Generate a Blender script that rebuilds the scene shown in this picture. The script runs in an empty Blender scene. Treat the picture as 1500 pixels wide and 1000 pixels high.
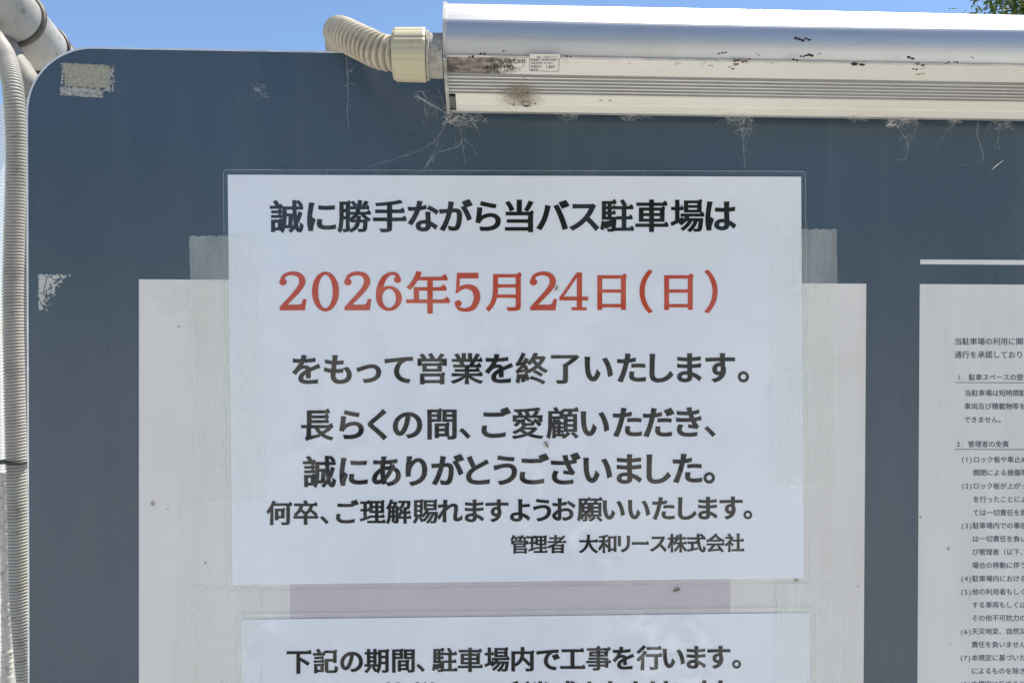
import bpy, bmesh, math, random
from mathutils import Vector, Matrix, noise
from mathutils.geometry import delaunay_2d_cdt
R = math.radians
rnd = random.Random(7)
scene = bpy.context.scene
COL = scene.collection

# ------------------------------------------------------------------ camera, sky, sun, exposure
ZC = 1.55                                   # height of the point of the board the lens looks at
cam_data = bpy.data.cameras.new('camera')
cam_data.sensor_width = 36.0
cam_data.lens = 28.8
cam_data.clip_start = 0.02
cam_data.clip_end = 3000
cam = bpy.data.objects.new('camera', cam_data)
COL.objects.link(cam)
CAM = Vector((-0.027, -0.6, ZC + 0.005))
q = (Vector((0, 0, ZC)) - CAM).to_track_quat('-Z', 'Y')
MC = Matrix.Translation(CAM) @ q.to_matrix().to_4x4() @ Matrix.Rotation(R(0.13), 4, 'Z')
cam.matrix_world = MC
scene.camera = cam

SUN_EL, SUN_AZ = 67.0, 55.0                 # behind the board, a little to the right
world = bpy.data.worlds.new('World')
scene.world = world
world.use_nodes = True
wn = world.node_tree
sky = wn.nodes.new('ShaderNodeTexSky')
sky.sky_type = 'NISHITA'
sky.sun_disc = False
sky.sun_elevation = R(SUN_EL)
sky.sun_rotation = R(SUN_AZ)
sky.altitude = 900
sky.air_density = 1.0
sky.dust_density = 0.3
sky.ozone_density = 4.0
bg = wn.nodes['Background']
bg.inputs['Strength'].default_value = 0.088
wn.links.new(sky.outputs[0], bg.inputs['Color'])
sl = bpy.data.lights.new('sun', 'SUN')
sl.energy = 5.0
sl.angle = R(0.53)
sl.color = (1.0, 0.94, 0.83)
sun = bpy.data.objects.new('sun', sl)
COL.objects.link(sun)
sd = Vector((math.sin(R(SUN_AZ)) * math.cos(R(SUN_EL)), math.cos(R(SUN_AZ)) * math.cos(R(SUN_EL)), math.sin(R(SUN_EL))))
sun.rotation_euler = sd.to_track_quat('Z', 'Y').to_euler()
sun.location = (2, 3, 6)
scene.view_settings.view_transform = 'Standard'
scene.view_settings.look = 'None'
scene.view_settings.exposure = 1.0
scene.view_settings.gamma = 1.0
scene.cycles.max_bounces = 10
scene.cycles.transparent_max_bounces = 24

# ------------------------------------------------------------------ helpers
FPX = 1500 * cam_data.lens / 36.0
MI = MC.to_3x3()

def ray(u, v):
    return MI @ Vector(((u - 750) / FPX, (500 - v) / FPX, -1.0))

def hit(u, v, pt, n):                        # point of a real plane that shows at u, v
    d = ray(u, v)
    t = (Vector(pt) - CAM).dot(n) / d.dot(n)
    return CAM + d * t

def P(u, v, ymm=0.0):                        # point of the upright plane y = ymm millimetres
    return hit(u, v, (0, ymm / 1000.0, 0), Vector((0, 1, 0)))

def tag(o, label=None, cat=None, group=None, kind=None):
    if label: o['label'] = label
    if cat: o['category'] = cat
    if group: o['group'] = group
    if kind: o['kind'] = kind
    return o

def thing(name, label, cat, loc, group=None):
    o = bpy.data.objects.new(name, None)
    COL.objects.link(o)
    o.empty_display_size = 0.02
    o.location = loc
    return tag(o, label, cat, group)

def worldloc(o):
    p = Vector((0, 0, 0))
    while o is not None:
        p = p + Vector(o.location)
        o = o.parent
    return p

def obj(name, verts, faces, mat, parent=None, origin=None, smooth=False):
    """one mesh object; verts in world coordinates"""
    if parent is not None:
        og = worldloc(parent)
        loc = Vector((0, 0, 0))
    else:
        og = Vector(origin) if origin is not None else Vector((0, 0, 0))
        loc = og
    me = bpy.data.meshes.new(name)
    me.from_pydata([tuple(Vector(v) - og) for v in verts], [], faces)
    if smooth:
        for p in me.polygons: p.use_smooth = True
    me.materials.append(mat)
    me.update()
    o = bpy.data.objects.new(name, me)
    COL.objects.link(o)
    o.location = loc
    if parent is not None: o.parent = parent
    return o

class MB:
    def __init__(self): self.v = []; self.f = []
    def add(self, vs, fs):
        n = len(self.v)
        self.v += [Vector(v) for v in vs]
        self.f += [tuple(i + n for i in f) for f in fs]
        return self
    def box(self, a, b):
        x0, y0, z0 = a; x1, y1, z1 = b
        return self.add([(x0,y0,z0),(x1,y0,z0),(x1,y1,z0),(x0,y1,z0),(x0,y0,z1),(x1,y0,z1),(x1,y1,z1),(x0,y1,z1)],
                        [(0,3,2,1),(4,5,6,7),(0,1,5,4),(1,2,6,5),(2,3,7,6),(3,0,4,7)])
    def tube(self, pts, rad, seg=8, cap=True):
        pts = [Vector(p) for p in pts]
        n = len(pts)
        if not hasattr(rad, '__len__'): rad = [rad] * n
        t0 = (pts[1] - pts[0]).normalized()
        up = Vector((0, 0, 1)) if abs(t0.z) < 0.9 else Vector((0, 1, 0))
        a = t0.cross(up).normalized()
        vs, fs = [], []
        for i in range(n):
            t = (pts[min(i + 1, n - 1)] - pts[max(i - 1, 0)]).normalized()
            a = (a - t * a.dot(t)).normalized()
            b = t.cross(a)
            for k in range(seg):
                an = 2 * math.pi * k / seg
                vs.append(pts[i] + (a * math.cos(an) + b * math.sin(an)) * rad[i])
        for i in range(n - 1):
            for k in range(seg):
                k2 = (k + 1) % seg
                fs.append((i * seg + k, i * seg + k2, (i + 1) * seg + k2, (i + 1) * seg + k))
        if cap:
            fs.append(tuple(range(seg - 1, -1, -1)))
            fs.append(tuple((n - 1) * seg + k for k in range(seg)))
        return self.add(vs, fs)
    def blob(self, c, r, sx=1, sy=1, sz=1, rough=0.35, sub=2, seed=0):
        bm = bmesh.new()
        bmesh.ops.create_icosphere(bm, subdivisions=sub, radius=1.0)
        vs = []
        for v in bm.verts:
            k = 1 + rough * noise.noise(v.co * 1.9 + Vector((seed * 3.1, seed * 1.7, seed)))
            vs.append(Vector(c) + Vector((v.co.x * sx, v.co.y * sy, v.co.z * sz)) * (r * k))
        fs = [tuple(v.index for v in f.verts) for f in bm.faces]
        bm.free()
        return self.add(vs, fs)
    def build(self, name, mat, parent=None, origin=None, smooth=False):
        return obj(name, self.v, self.f, mat, parent, origin, smooth)

def smooth_path(pts, n):                     # Catmull-Rom through pts, n samples a span
    pts = [Vector(p) for p in pts]
    out = []
    for i in range(len(pts) - 1):
        p0 = pts[max(i - 1, 0)]; p1 = pts[i]; p2 = pts[i + 1]; p3 = pts[min(i + 2, len(pts) - 1)]
        for k in range(n):
            t = k / n
            out.append(0.5 * ((2 * p1) + (p2 - p0) * t + (2 * p0 - 5 * p1 + 4 * p2 - p3) * t * t + (3 * p1 - p0 - 3 * p2 + p3) * t ** 3))
    out.append(pts[-1])
    return out

def resample(pts, step):
    out = [pts[0].copy()]; acc = 0.0
    for a, b in zip(pts, pts[1:]):
        L = (b - a).length
        pos = step - acc
        while pos <= L:
            out.append(a.lerp(b, pos / L)); pos += step
        acc = (acc + L) % step if L > 0 else acc
    return out

# ------------------------------------------------------------------ materials
class Mat:
    def __init__(self, name):
        self.m = bpy.data.materials.new(name)
        self.m.use_nodes = True
        self.t = self.m.node_tree
        self.b = self.t.nodes['Principled BSDF']
        self.out = self.t.nodes['Material Output']
    def n(self, typ, **kw):
        nd = self.t.nodes.new('ShaderNode' + typ)
        for k, v in kw.items():
            if k.startswith('i_'): nd.inputs[k[2:].replace('_', ' ')].default_value = v
            else: setattr(nd, k, v)
        return nd
    def l(self, a, b): self.t.links.new(a, b)
    def set(self, **kw):
        for k, v in kw.items():
            nm = {'base': 'Base Color', 'rough': 'Roughness', 'metal': 'Metallic', 'spec': 'Specular IOR Level',
                  'coat': 'Coat Weight', 'coatr': 'Coat Roughness', 'alpha': 'Alpha', 'trans': 'Transmission Weight'}[k]
            if k == 'base' and len(v) == 3: v = (*v, 1)
            self.b.inputs[nm].default_value = v
        return self
    def coords(self, sx=1, sy=1, sz=1, loc=(0, 0, 0)):
        tc = self.n('TexCoord'); mp = self.n('Mapping')
        mp.inputs['Scale'].default_value = (sx, sy, sz)
        mp.inputs['Location'].default_value = loc
        self.l(tc.outputs['Object'], mp.inputs['Vector'])
        return mp.outputs['Vector']
    def noise(self, scale, detail=4, rough=0.55, vec=None, dist=0.0):
        nd = self.n('TexNoise')
        nd.inputs['Scale'].default_value = scale; nd.inputs['Detail'].default_value = detail
        nd.inputs['Roughness'].default_value = rough; nd.inputs['Distortion'].default_value = dist
        self.l(vec if vec is not None else self.coords(), nd.inputs['Vector'])
        return nd.outputs['Fac']
    def ramp(self, fac, stops):
        r = self.n('ValToRGB')
        el = r.color_ramp.elements
        while len(el) < len(stops): el.new(0.5)
        for e, (p, c) in zip(el, stops):
            e.position = p
            e.color = (c, c, c, 1) if not hasattr(c, '__len__') else (*c, 1)
        self.l(fac, r.inputs['Fac'])
        return r.outputs['Color']
    def mix(self, fac, a, b, blend='MIX'):
        m = self.n('MixRGB'); m.blend_type = blend
        for s, x in ((0, fac), (1, a), (2, b)):
            if isinstance(x, (int, float)): m.inputs[s].default_value = x if s == 0 else (x, x, x, 1)
            elif isinstance(x, tuple): m.inputs[s].default_value = (*x, 1)
            else: self.l(x, m.inputs[s])
        return m.outputs['Color']
    def math(self, op, a, b=0.0, clamp=False):
        m = self.n('Math', operation=op, use_clamp=clamp)
        for s, x in ((0, a), (1, b)):
            if isinstance(x, (int, float)): m.inputs[s].default_value = x
            else: self.l(x, m.inputs[s])
        return m.outputs[0]
    def bump(self, height, strength=0.3, dist=0.001):
        b = self.n('Bump'); b.inputs['Strength'].default_value = strength; b.inputs['Distance'].default_value = dist
        self.l(height, b.inputs['Height'])
        self.l(b.outputs[0], self.b.inputs['Normal'])
        return b.outputs[0]
    def base(self, c): self.l(c, self.b.inputs['Base Color'])
    def spots(self, cells, vec=None):
        """wear of fixed places: cells = (x, z, radius) in metres from the object's origin"""
        tc = self.n('TexCoord')
        sep = self.n('SeparateXYZ'); self.l(tc.outputs['Object'], sep.inputs[0])
        nz = self.noise(180, 4, 0.6)
        acc = 0.0
        for x, z, r in cells:
            dx = self.math('SUBTRACT', sep.outputs['X'], x); dz = self.math('SUBTRACT', sep.outputs['Z'], z)
            d = self.math('SQRT', self.math('ADD', self.math('MULTIPLY', dx, dx), self.math('MULTIPLY', dz, dz)))
            k = self.math('SUBTRACT', self.math('MULTIPLY_ADD', nz, 0.9) if False else self.math('ADD', nz, 0.55), self.math('DIVIDE', d, r), clamp=True)
            acc = k if isinstance(acc, float) else self.math('MAXIMUM', acc, k)
        return self.math('MULTIPLY', acc, 1.6, clamp=True)

def simple(name, base, rough=0.5, metal=0.0, var=0.15, scale=60, bump=0.0, bscale=300, spec=0.5):
    m = Mat(name).set(base=base, rough=rough, metal=metal, spec=spec)
    f = m.noise(scale, 5)
    lo = tuple(c * (1 - var) for c in base); hi = tuple(min(1, c * (1 + var)) for c in base)
    m.base(m.ramp(f, [(0.3, lo), (0.7, hi)]))
    if bump: m.bump(m.noise(bscale, 4), bump)
    return m

M = {}
# the painted slate-blue face of the board
m = Mat('slate_board'); m.set(base=(0.056, 0.083, 0.109), rough=0.3, spec=0.6)
f = m.noise(7, 5, 0.6)
c = m.ramp(f, [(0.3, (0.047, 0.075, 0.106)), (0.7, (0.054, 0.084, 0.117))])
scr = m.ramp(m.noise(40, 6, 0.7, m.coords(6, 1, 1), 1.2), [(0.72, 0.0), (0.76, 0.10)])
c = m.mix(scr, c, (0.30, 0.34, 0.36))
stk = m.ramp(m.noise(30, 5, 0.6, m.coords(1.6, 1, 0.05)), [(0.5, 0.0), (0.8, 0.10)])
c = m.mix(stk, c, (0.22, 0.25, 0.26))
dst = m.ramp(m.noise(900, 2, 0.6), [(0.70, 0.0), (0.76, 0.22)])
c = m.mix(dst, c, (0.35, 0.36, 0.36))
dots = m.n('TexVoronoi'); dots.inputs['Scale'].default_value = 55; m.l(m.coords(), dots.inputs['Vector'])
c = m.mix(m.ramp(dots.outputs['Distance'], [(0.035, 0.75), (0.05, 0.0)]), c, (0.015, 0.02, 0.025))
m.base(c)
m.l(m.ramp(m.noise(11, 5), [(0.3, 0.20), (0.75, 0.34)]), m.b.inputs['Roughness'])
m.bump(m.noise(25, 3), 0.04, 0.002)
M['slate'] = m.m
M['trim'] = simple('pale_trim', (0.70, 0.72, 0.74), 0.35, 0.3, 0.2, 80).m
M['board_back'] = simple('board_back', (0.45, 0.46, 0.47), 0.5).m

def stained_white(name, base, stains, faint=0.10, big=()):
    m = Mat(name); m.set(base=base, rough=0.42, spec=0.35)
    f = m.noise(9, 6, 0.6)
    c = m.ramp(f, [(0.25, tuple(x * 0.93 for x in base)), (0.75, base)])
    c = m.mix(m.ramp(m.noise(22, 5, 0.65), [(0.55, 0.0), (0.8, faint)]), c, (0.52, 0.44, 0.33))
    if big:
        ring = m.ramp(m.spots(big), [(0.02, 0.0), (0.30, 0.16), (0.5, 0.08), (1.0, 0.10)])
        c = m.mix(m.math('MULTIPLY', ring, m.ramp(m.noise(90, 5, 0.7), [(0.35, 0.2), (0.7, 1.5)])), c, (0.40, 0.36, 0.24))
    tcs = m.n('TexCoord'); sps = m.n('SeparateXYZ'); m.l(tcs.outputs['Object'], sps.inputs[0])
    runs = m.ramp(m.noise(42, 5, 0.65, m.coords(1, 1, 0.10), 0.3), [(0.46, 0.0), (0.78, 0.30)])
    c = m.mix(runs, c, (0.50, 0.45, 0.37))
    if stains:
        c = m.mix(m.math('MULTIPLY', m.spots(stains), 0.75), c, (0.30, 0.20, 0.11))
    v = m.n('TexVoronoi'); v.inputs['Scale'].default_value = 38; m.l(m.coords(), v.inputs['Vector'])
    c = m.mix(m.ramp(v.outputs['Distance'], [(0.025, 0.5), (0.04, 0.0)]), c, (0.16, 0.13, 0.10))
    m.base(c)
    m.bump(m.noise(400, 2), 0.05, 0.0005)
    return m.m

M['map'] = simple('lilac_print', (0.54, 0.50, 0.53), 0.45, 0, 0.04, 20).m
M['map_dark'] = simple('map_number_ink', (0.08, 0.08, 0.10), 0.5, 0, 0.05).m
M['stripe'] = simple('white_stripe_print', (0.72, 0.70, 0.70), 0.45, 0, 0.05).m
M['ink_grey'] = simple('slate_print_ink', (0.075, 0.085, 0.12), 0.5, 0, 0.1).m

def ink(name, col):
    m = Mat(name).set(base=col, rough=0.6, spec=0.25)
    return m.m
M['ink_black'] = ink('black_toner', (0.006, 0.006, 0.0065))
M['ink_red'] = ink('red_toner', (0.52, 0.062, 0.026))

# copier paper, a little see-through
m = Mat('copy_paper'); m.set(base=(0.82, 0.83, 0.86), rough=0.7, spec=0.2)
m.bump(m.noise(9, 2), 0.35, 0.012)
m.base(m.ramp(m.noise(5, 4), [(0.3, (0.83, 0.865, 0.925)), (0.7, (0.86, 0.89, 0.94))]))
tr = m.n('BsdfTransparent'); mx = m.n('MixShader'); mx.inputs[0].default_value = 0.11
m.l(m.b.outputs[0], mx.inputs[1]); m.l(tr.outputs[0], mx.inputs[2]); m.l(mx.outputs[0], m.out.inputs['Surface'])
M['paper'] = m.m

# clear glossy laminate
def film(name, body, strength, tint):
    m = Mat(name)
    m.t.nodes.remove(m.b)
    tr = m.n('BsdfTransparent'); tr.inputs[0].default_value = tint
    df = m.n('BsdfDiffuse'); df.inputs[0].default_value = (0.75, 0.77, 0.74, 1)
    gl = m.n('BsdfAnisotropic'); gl.inputs['Roughness'].default_value = 0.035
    gl.inputs['Color'].default_value = (1, 1, 1, 1)
    fr = m.n('Fresnel'); fr.inputs['IOR'].default_value = 1.54
    m1 = m.n('MixShader'); m1.inputs[0].default_value = body
    m.l(tr.outputs[0], m1.inputs[1]); m.l(df.outputs[0], m1.inputs[2])
    gmy = m.n('NewGeometry')
    m2 = m.n('MixShader'); m.l(m.math('MULTIPLY', fr.outputs[0], m.math('SUBTRACT', 1.0, gmy.outputs['Backfacing'])), m2.inputs[0])
    m.l(m1.outputs[0], m2.inputs[1]); m.l(gl.outputs[0], m2.inputs[2])
    patch = m.ramp(m.noise(13, 4, 0.6), [(0.46, 0.01), (0.58, 0.36)])
    h = m.math('ADD', m.math('MULTIPLY', m.noise(330, 3, 0.55, m.coords(0.6, 1, 1.5), 0.8), patch), m.math('MULTIPLY', m.noise(13, 2), 1.2))
    b = m.n('Bump'); b.inputs['Strength'].default_value = strength; b.inputs['Distance'].default_value = 0.0022
    m.l(h, b.inputs['Height'])
    m.l(b.outputs[0], gl.inputs['Normal']); m.l(b.outputs[0], fr.inputs['Normal'])
    m.l(m2.outputs[0], m.out.inputs['Surface'])
    return m.m
M['film'] = film('laminate_film', 0.0, 0.9, (0.995, 0.995, 0.995, 1))

# translucent curing tape with a woven grid
m = Mat('curing_tape'); m.t.nodes.remove(m.b)
tc = m.n('TexCoord'); sp = m.n('SeparateXYZ'); m.l(tc.outputs['Object'], sp.inputs[0])
def lines(ax, pitch, th):
    s = m.math('FRACT', m.math('DIVIDE', sp.outputs[ax], pitch))
    return m.math('LESS_THAN', s, th)
g = m.math('MAXIMUM', lines('X', 0.0015, 0.30), lines('Z', 0.0013, 0.25))
cv = m.math('MULTIPLY', m.math('ADD', m.math('MULTIPLY', g, 0.05), 0.21), m.ramp(m.noise(26, 3, 0.5, m.coords(2.2, 1, 0.5)), [(0.3, 0.6), (0.7, 1.45)]))
trn = m.n('BsdfTransparent'); trn.inputs[0].default_value = (0.99, 1.0, 0.985, 1)
pr = m.n('BsdfPrincipled'); pr.inputs['Base Color'].default_value = (0.93, 0.95, 0.92, 1); pr.inputs['Roughness'].default_value = 0.3
m.b = pr; m.bump(m.noise(60, 4, 0.6, m.coords(1, 1, 0.4)), 0.5, 0.002)
mx = m.n('MixShader'); m.l(cv, mx.inputs[0]); m.l(trn.outputs[0], mx.inputs[1]); m.l(pr.outputs[0], mx.inputs[2])
m.l(mx.outputs[0], m.out.inputs['Surface'])
M['tape'] = m.m

# crackled glue residue: cells with gaps, thinning out to crumbs
def residue(name, base, cell, thr, fade):
    m = Mat(name); m.set(base=base, rough=0.9, spec=0.1)
    m.base(m.ramp(m.noise(260, 5, 0.6), [(0.3, tuple(x * 0.68 for x in base)), (0.7, base)]))
    v = m.n('TexVoronoi'); v.feature = 'DISTANCE_TO_EDGE'; v.inputs['Scale'].default_value = cell
    m.l(m.coords(), v.inputs['Vector'])
    crack = m.math('GREATER_THAN', v.outputs['Distance'], 0.022)
    tc = m.n('TexCoord'); sp = m.n('SeparateXYZ'); m.l(tc.outputs['Object'], sp.inputs[0])
    fx, fz, k = fade
    fall = m.math('ADD', m.math('MULTIPLY', sp.outputs['X'], fx), m.math('MULTIPLY', sp.outputs['Z'], fz))
    nn = m.math('ADD', m.noise(430, 4, 0.6), m.math('MULTIPLY', m.noise(110, 3), k))
    keep = m.math('GREATER_THAN', m.math('SUBTRACT', nn, fall), thr)
    keep = m.math('MULTIPLY', keep, crack)
    tr = m.n('BsdfTransparent'); mx = m.n('MixShader')
    m.l(keep, mx.inputs[0]); m.l(tr.outputs[0], mx.inputs[1]); m.l(m.b.outputs[0], mx.inputs[2])
    m.l(mx.outputs[0], m.out.inputs['Surface'])
    m.bump(m.noise(500, 3), 0.4, 0.0006)
    return m.m
M['residue_cloth'] = simple('old_tape_cloth', (0.33, 0.32, 0.25), 0.9, 0, 0.25, 500, 0.4, 900).m
M['residue_crack'] = residue('cracked_glue', (0.46, 0.46, 0.42), 210, 0.42, (0, 0, 0.2))
M['residue_edge'] = residue('ragged_glue_edge', (0.46, 0.46, 0.42), 420, 0.60, (0, 0, 0.25))
M['residue_patch'] = residue('flaking_glue', (0.60, 0.60, 0.56), 75, 0.50, (24.0, -13.0, 0.5))

# lamp
m = Mat('brushed_aluminium'); m.set(base=(0.80, 0.81, 0.83), rough=0.24, metal=0.72)
m.l(m.ramp(m.noise(60, 5, 0.6, m.coords(0.2, 8, 8)), [(0.3, 0.33), (0.7, 0.42)]), m.b.inputs['Roughness'])
m.base(m.mix(m.ramp(m.noise(30, 6, 0.7), [(0.55, 0.0), (0.8, 0.35)]), (0.56, 0.56, 0.56), (0.40, 0.38, 0.33)))
m.bump(m.noise(500, 2), 0.03, 0.0004)
M['alu'] = m.m
LAMP_X0 = -0.0482
def plastic_early(name, base, dirt):
    m = Mat(name); m.set(base=base, rough=0.45, metal=0.2)
    m.base(m.mix(m.ramp(m.noise(35, 6, 0.7, m.coords(0.4, 1, 1)), [(0.45, 0.0), (0.75, 0.6)]), base, dirt))
    return m.m
def lamp_paint(name, base, dirt):
    m = Mat(name); m.set(base=base, rough=0.45, spec=0.4)
    c = m.mix(m.ramp(m.noise(14, 5), [(0.45, 0.0), (0.8, 0.18)]), base, (0.50, 0.45, 0.36))
    if dirt:
        tc = m.n('TexCoord'); sp = m.n('SeparateXYZ'); m.l(tc.outputs['Object'], sp.inputs[0])
        near = m.math('SUBTRACT', 1.0, m.math('DIVIDE', sp.outputs['X'], 0.062), clamp=True)
        back = m.math('MULTIPLY', m.math('ADD', sp.outputs['Y'], 0.066), -9.0)
        k = m.math('ADD', m.math('ADD', m.math('MULTIPLY', near, 1.45), back), m.math('MULTIPLY', m.math('SUBTRACT', m.noise(150, 8, 0.8), 0.5), 2.4))
        k = m.ramp(k, [(0.34, 0.0), (0.66, 0.95)])
        c = m.mix(k, c, m.ramp(m.noise(140, 6, 0.7), [(0.40, (0.05, 0.038, 0.03)), (0.54, (0.20, 0.165, 0.13)), (0.68, (0.40, 0.355, 0.29))]))
        seam = m.ramp(m.math('ADD', m.math('MULTIPLY', m.math('ADD', sp.outputs['Y'], 0.092), -130.0), m.math('MULTIPLY', m.noise(220, 5, 0.7, m.coords(0.35, 1, 1)), 1.0)), [(0.62, 0.0), (0.70, 0.85)])
        c = m.mix(seam, c, (0.16, 0.135, 0.11))
    m.base(c)
    return m.m
M['lamp_white'] = lamp_paint('lamp_white_paint', (0.78, 0.76, 0.70), True)
M['lamp_strip'] = lamp_paint('lamp_cream_paint', (0.88, 0.855, 0.78), False)
M['rib_grey'] = plastic_early('rib_grey', (0.40, 0.41, 0.41), (0.20, 0.18, 0.15))
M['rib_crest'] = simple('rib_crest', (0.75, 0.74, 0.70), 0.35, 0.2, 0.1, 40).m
M['cap_grey'] = simple('end_cap_grey', (0.46, 0.45, 0.43), 0.5, 0, 0.25, 70, 0.1).m
M['dark'] = simple('dark_recess', (0.03, 0.028, 0.026), 0.7).m
M['sticker'] = simple('sticker_white', (0.74, 0.72, 0.66), 0.45, 0, 0.08, 120).m
M['steel'] = simple('dull_steel', (0.38, 0.37, 0.35), 0.4, 0.8, 0.3, 300).m

def plastic(name, base, dirt, rough=0.42, amt=0.5, sc=90):
    m = Mat(name); m.set(base=base, rough=rough, spec=0.4)
    c = m.mix(m.ramp(m.noise(sc, 6, 0.7), [(0.5, 0.0), (0.72, amt)]), base, dirt)
    c = m.mix(m.ramp(m.noise(sc * 4, 4, 0.7), [(0.62, 0.0), (0.68, amt)]), c, tuple(x * 0.4 for x in dirt))
    m.base(c); m.bump(m.noise(500, 3), 0.06, 0.0005)
    return m.m
M['conduit_ivory'] = plastic('ivory_conduit', (0.46, 0.41, 0.32), (0.20, 0.15, 0.10), 0.5, 0.5)
M['gland_cream'] = plastic('cream_gland', (0.47, 0.425, 0.295), (0.28, 0.23, 0.15), 0.42, 0.3, 60)
M['collar_grey'] = plastic('dusty_collar', (0.35, 0.33, 0.285), (0.10, 0.085, 0.065), 0.8, 0.85, 140)
M['conduit_beige'] = plastic('beige_conduit', (0.36, 0.345, 0.31), (0.16, 0.145, 0.125), 0.55, 0.5, 50)
M['conduit_grey'] = plastic('grey_conduit', (0.34, 0.35, 0.36), (0.14, 0.13, 0.12), 0.5, 0.5, 50)
M['pipe_white'] = plastic('white_pipe_paint', (0.34, 0.335, 0.32), (0.12, 0.10, 0.08), 0.35, 0.5, 22)
M['tie_black'] = simple('black_tie', (0.018, 0.016, 0.015), 0.45).m
M['tie_brown'] = simple('weathered_band', (0.085, 0.072, 0.058), 0.6, 0, 0.4, 120).m
M['straw'] = simple('pale_straw', (0.62, 0.60, 0.56), 0.8, 0, 0.2, 200).m
m = simple('cobweb_silk', (0.80, 0.79, 0.77), 0.8, 0, 0.15, 200)
tr = m.n('BsdfTransparent'); mx = m.n('MixShader')
m.l(m.ramp(m.noise(120, 4, 0.6), [(0.35, 0.35), (0.7, 0.95)]), mx.inputs[0]); m.l(tr.outputs[0], mx.inputs[1]); m.l(m.b.outputs[0], mx.inputs[2]); m.l(mx.outputs[0], m.out.inputs['Surface'])
M['web'] = m.m
M['web_dust'] = simple('dusty_silk', (0.44, 0.39, 0.33), 0.95, 0, 0.35, 300).m
M['mud'] = simple('mud', (0.21, 0.15, 0.10), 0.95, 0, 0.5, 400, 0.5, 700).m
M['flake'] = simple('black_flake', (0.028, 0.022, 0.018), 0.8, 0, 0.4, 400).m
M['insect'] = simple('dry_insect', (0.20, 0.15, 0.09), 0.7, 0, 0.5, 900).m

# ground, net, tree
m = Mat('worn_concrete'); m.set(rough=0.9, spec=0.2)
m.base(m.mix(m.ramp(m.noise(60, 6, 0.7), [(0.35, 0.0), (0.75, 0.5)]), m.ramp(m.noise(0.6, 6, 0.6), [(0.3, (0.38, 0.37, 0.345)), (0.7, (0.45, 0.435, 0.40))]), (0.32, 0.305, 0.28)))
m.bump(m.noise(120, 5), 0.4, 0.004)
M['ground'] = m.m
M['asphalt'] = simple('asphalt', (0.055, 0.054, 0.053), 0.9, 0, 0.35, 40, 0.5, 160).m
M['road_paint'] = simple('road_paint', (0.74, 0.74, 0.71), 0.7, 0, 0.12, 30).m
m = Mat('net_cloth'); m.t.nodes.remove(m.b)
tc = m.n('TexCoord'); sp = m.n('SeparateXYZ'); m.l(tc.outputs['Object'], sp.inputs[0])
g = m.math('MAXIMUM', lines('X', 0.0030, 0.38), lines('Z', 0.0030, 0.38))
df = m.n('BsdfDiffuse'); df.inputs[0].default_value = (0.78, 0.78, 0.74, 1)
tl = m.n('BsdfTranslucent'); tl.inputs[0].default_value = (0.75, 0.74, 0.68, 1)
tr = m.n('BsdfTransparent')
a = m.n('MixShader'); a.inputs[0].default_value = 0.5; m.l(df.outputs[0], a.inputs[1]); m.l(tl.outputs[0], a.inputs[2])
b = m.n('MixShader'); m.l(m.math('ADD', m.math('MULTIPLY', g, 0.62), 0.33), b.inputs[0]); m.l(tr.outputs[0], b.inputs[1]); m.l(a.outputs[0], b.inputs[2])
m.l(b.outputs[0], m.out.inputs['Surface'])
M['net'] = m.m
M['net_hem'] = plastic('net_hem', (0.52, 0.50, 0.46), (0.18, 0.165, 0.145), 0.8, 0.7, 120)
m = Mat('leaf'); m.set(rough=0.5, spec=0.3)
oi = m.n('ObjectInfo')
gm = m.n('NewGeometry')
m.base(m.ramp(gm.outputs['Random Per Island'], [(0.0, (0.018, 0.040, 0.012)), (0.6, (0.05, 0.085, 0.02)), (1.0, (0.12, 0.16, 0.035))]))
tl = m.n('BsdfTranslucent'); tl.inputs[0].default_value = (0.13, 0.20, 0.03, 1)
mx = m.n('MixShader'); mx.inputs[0].default_value = 0.35
m.l(m.b.outputs[0], mx.inputs[1]); m.l(tl.outputs[0], mx.inputs[2]); m.l(mx.outputs[0], m.out.inputs['Surface'])
M['leaf'] = m.m
M['bark'] = simple('bark', (0.12, 0.09, 0.065), 0.9, 0, 0.4, 12, 0.8, 30).m

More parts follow.
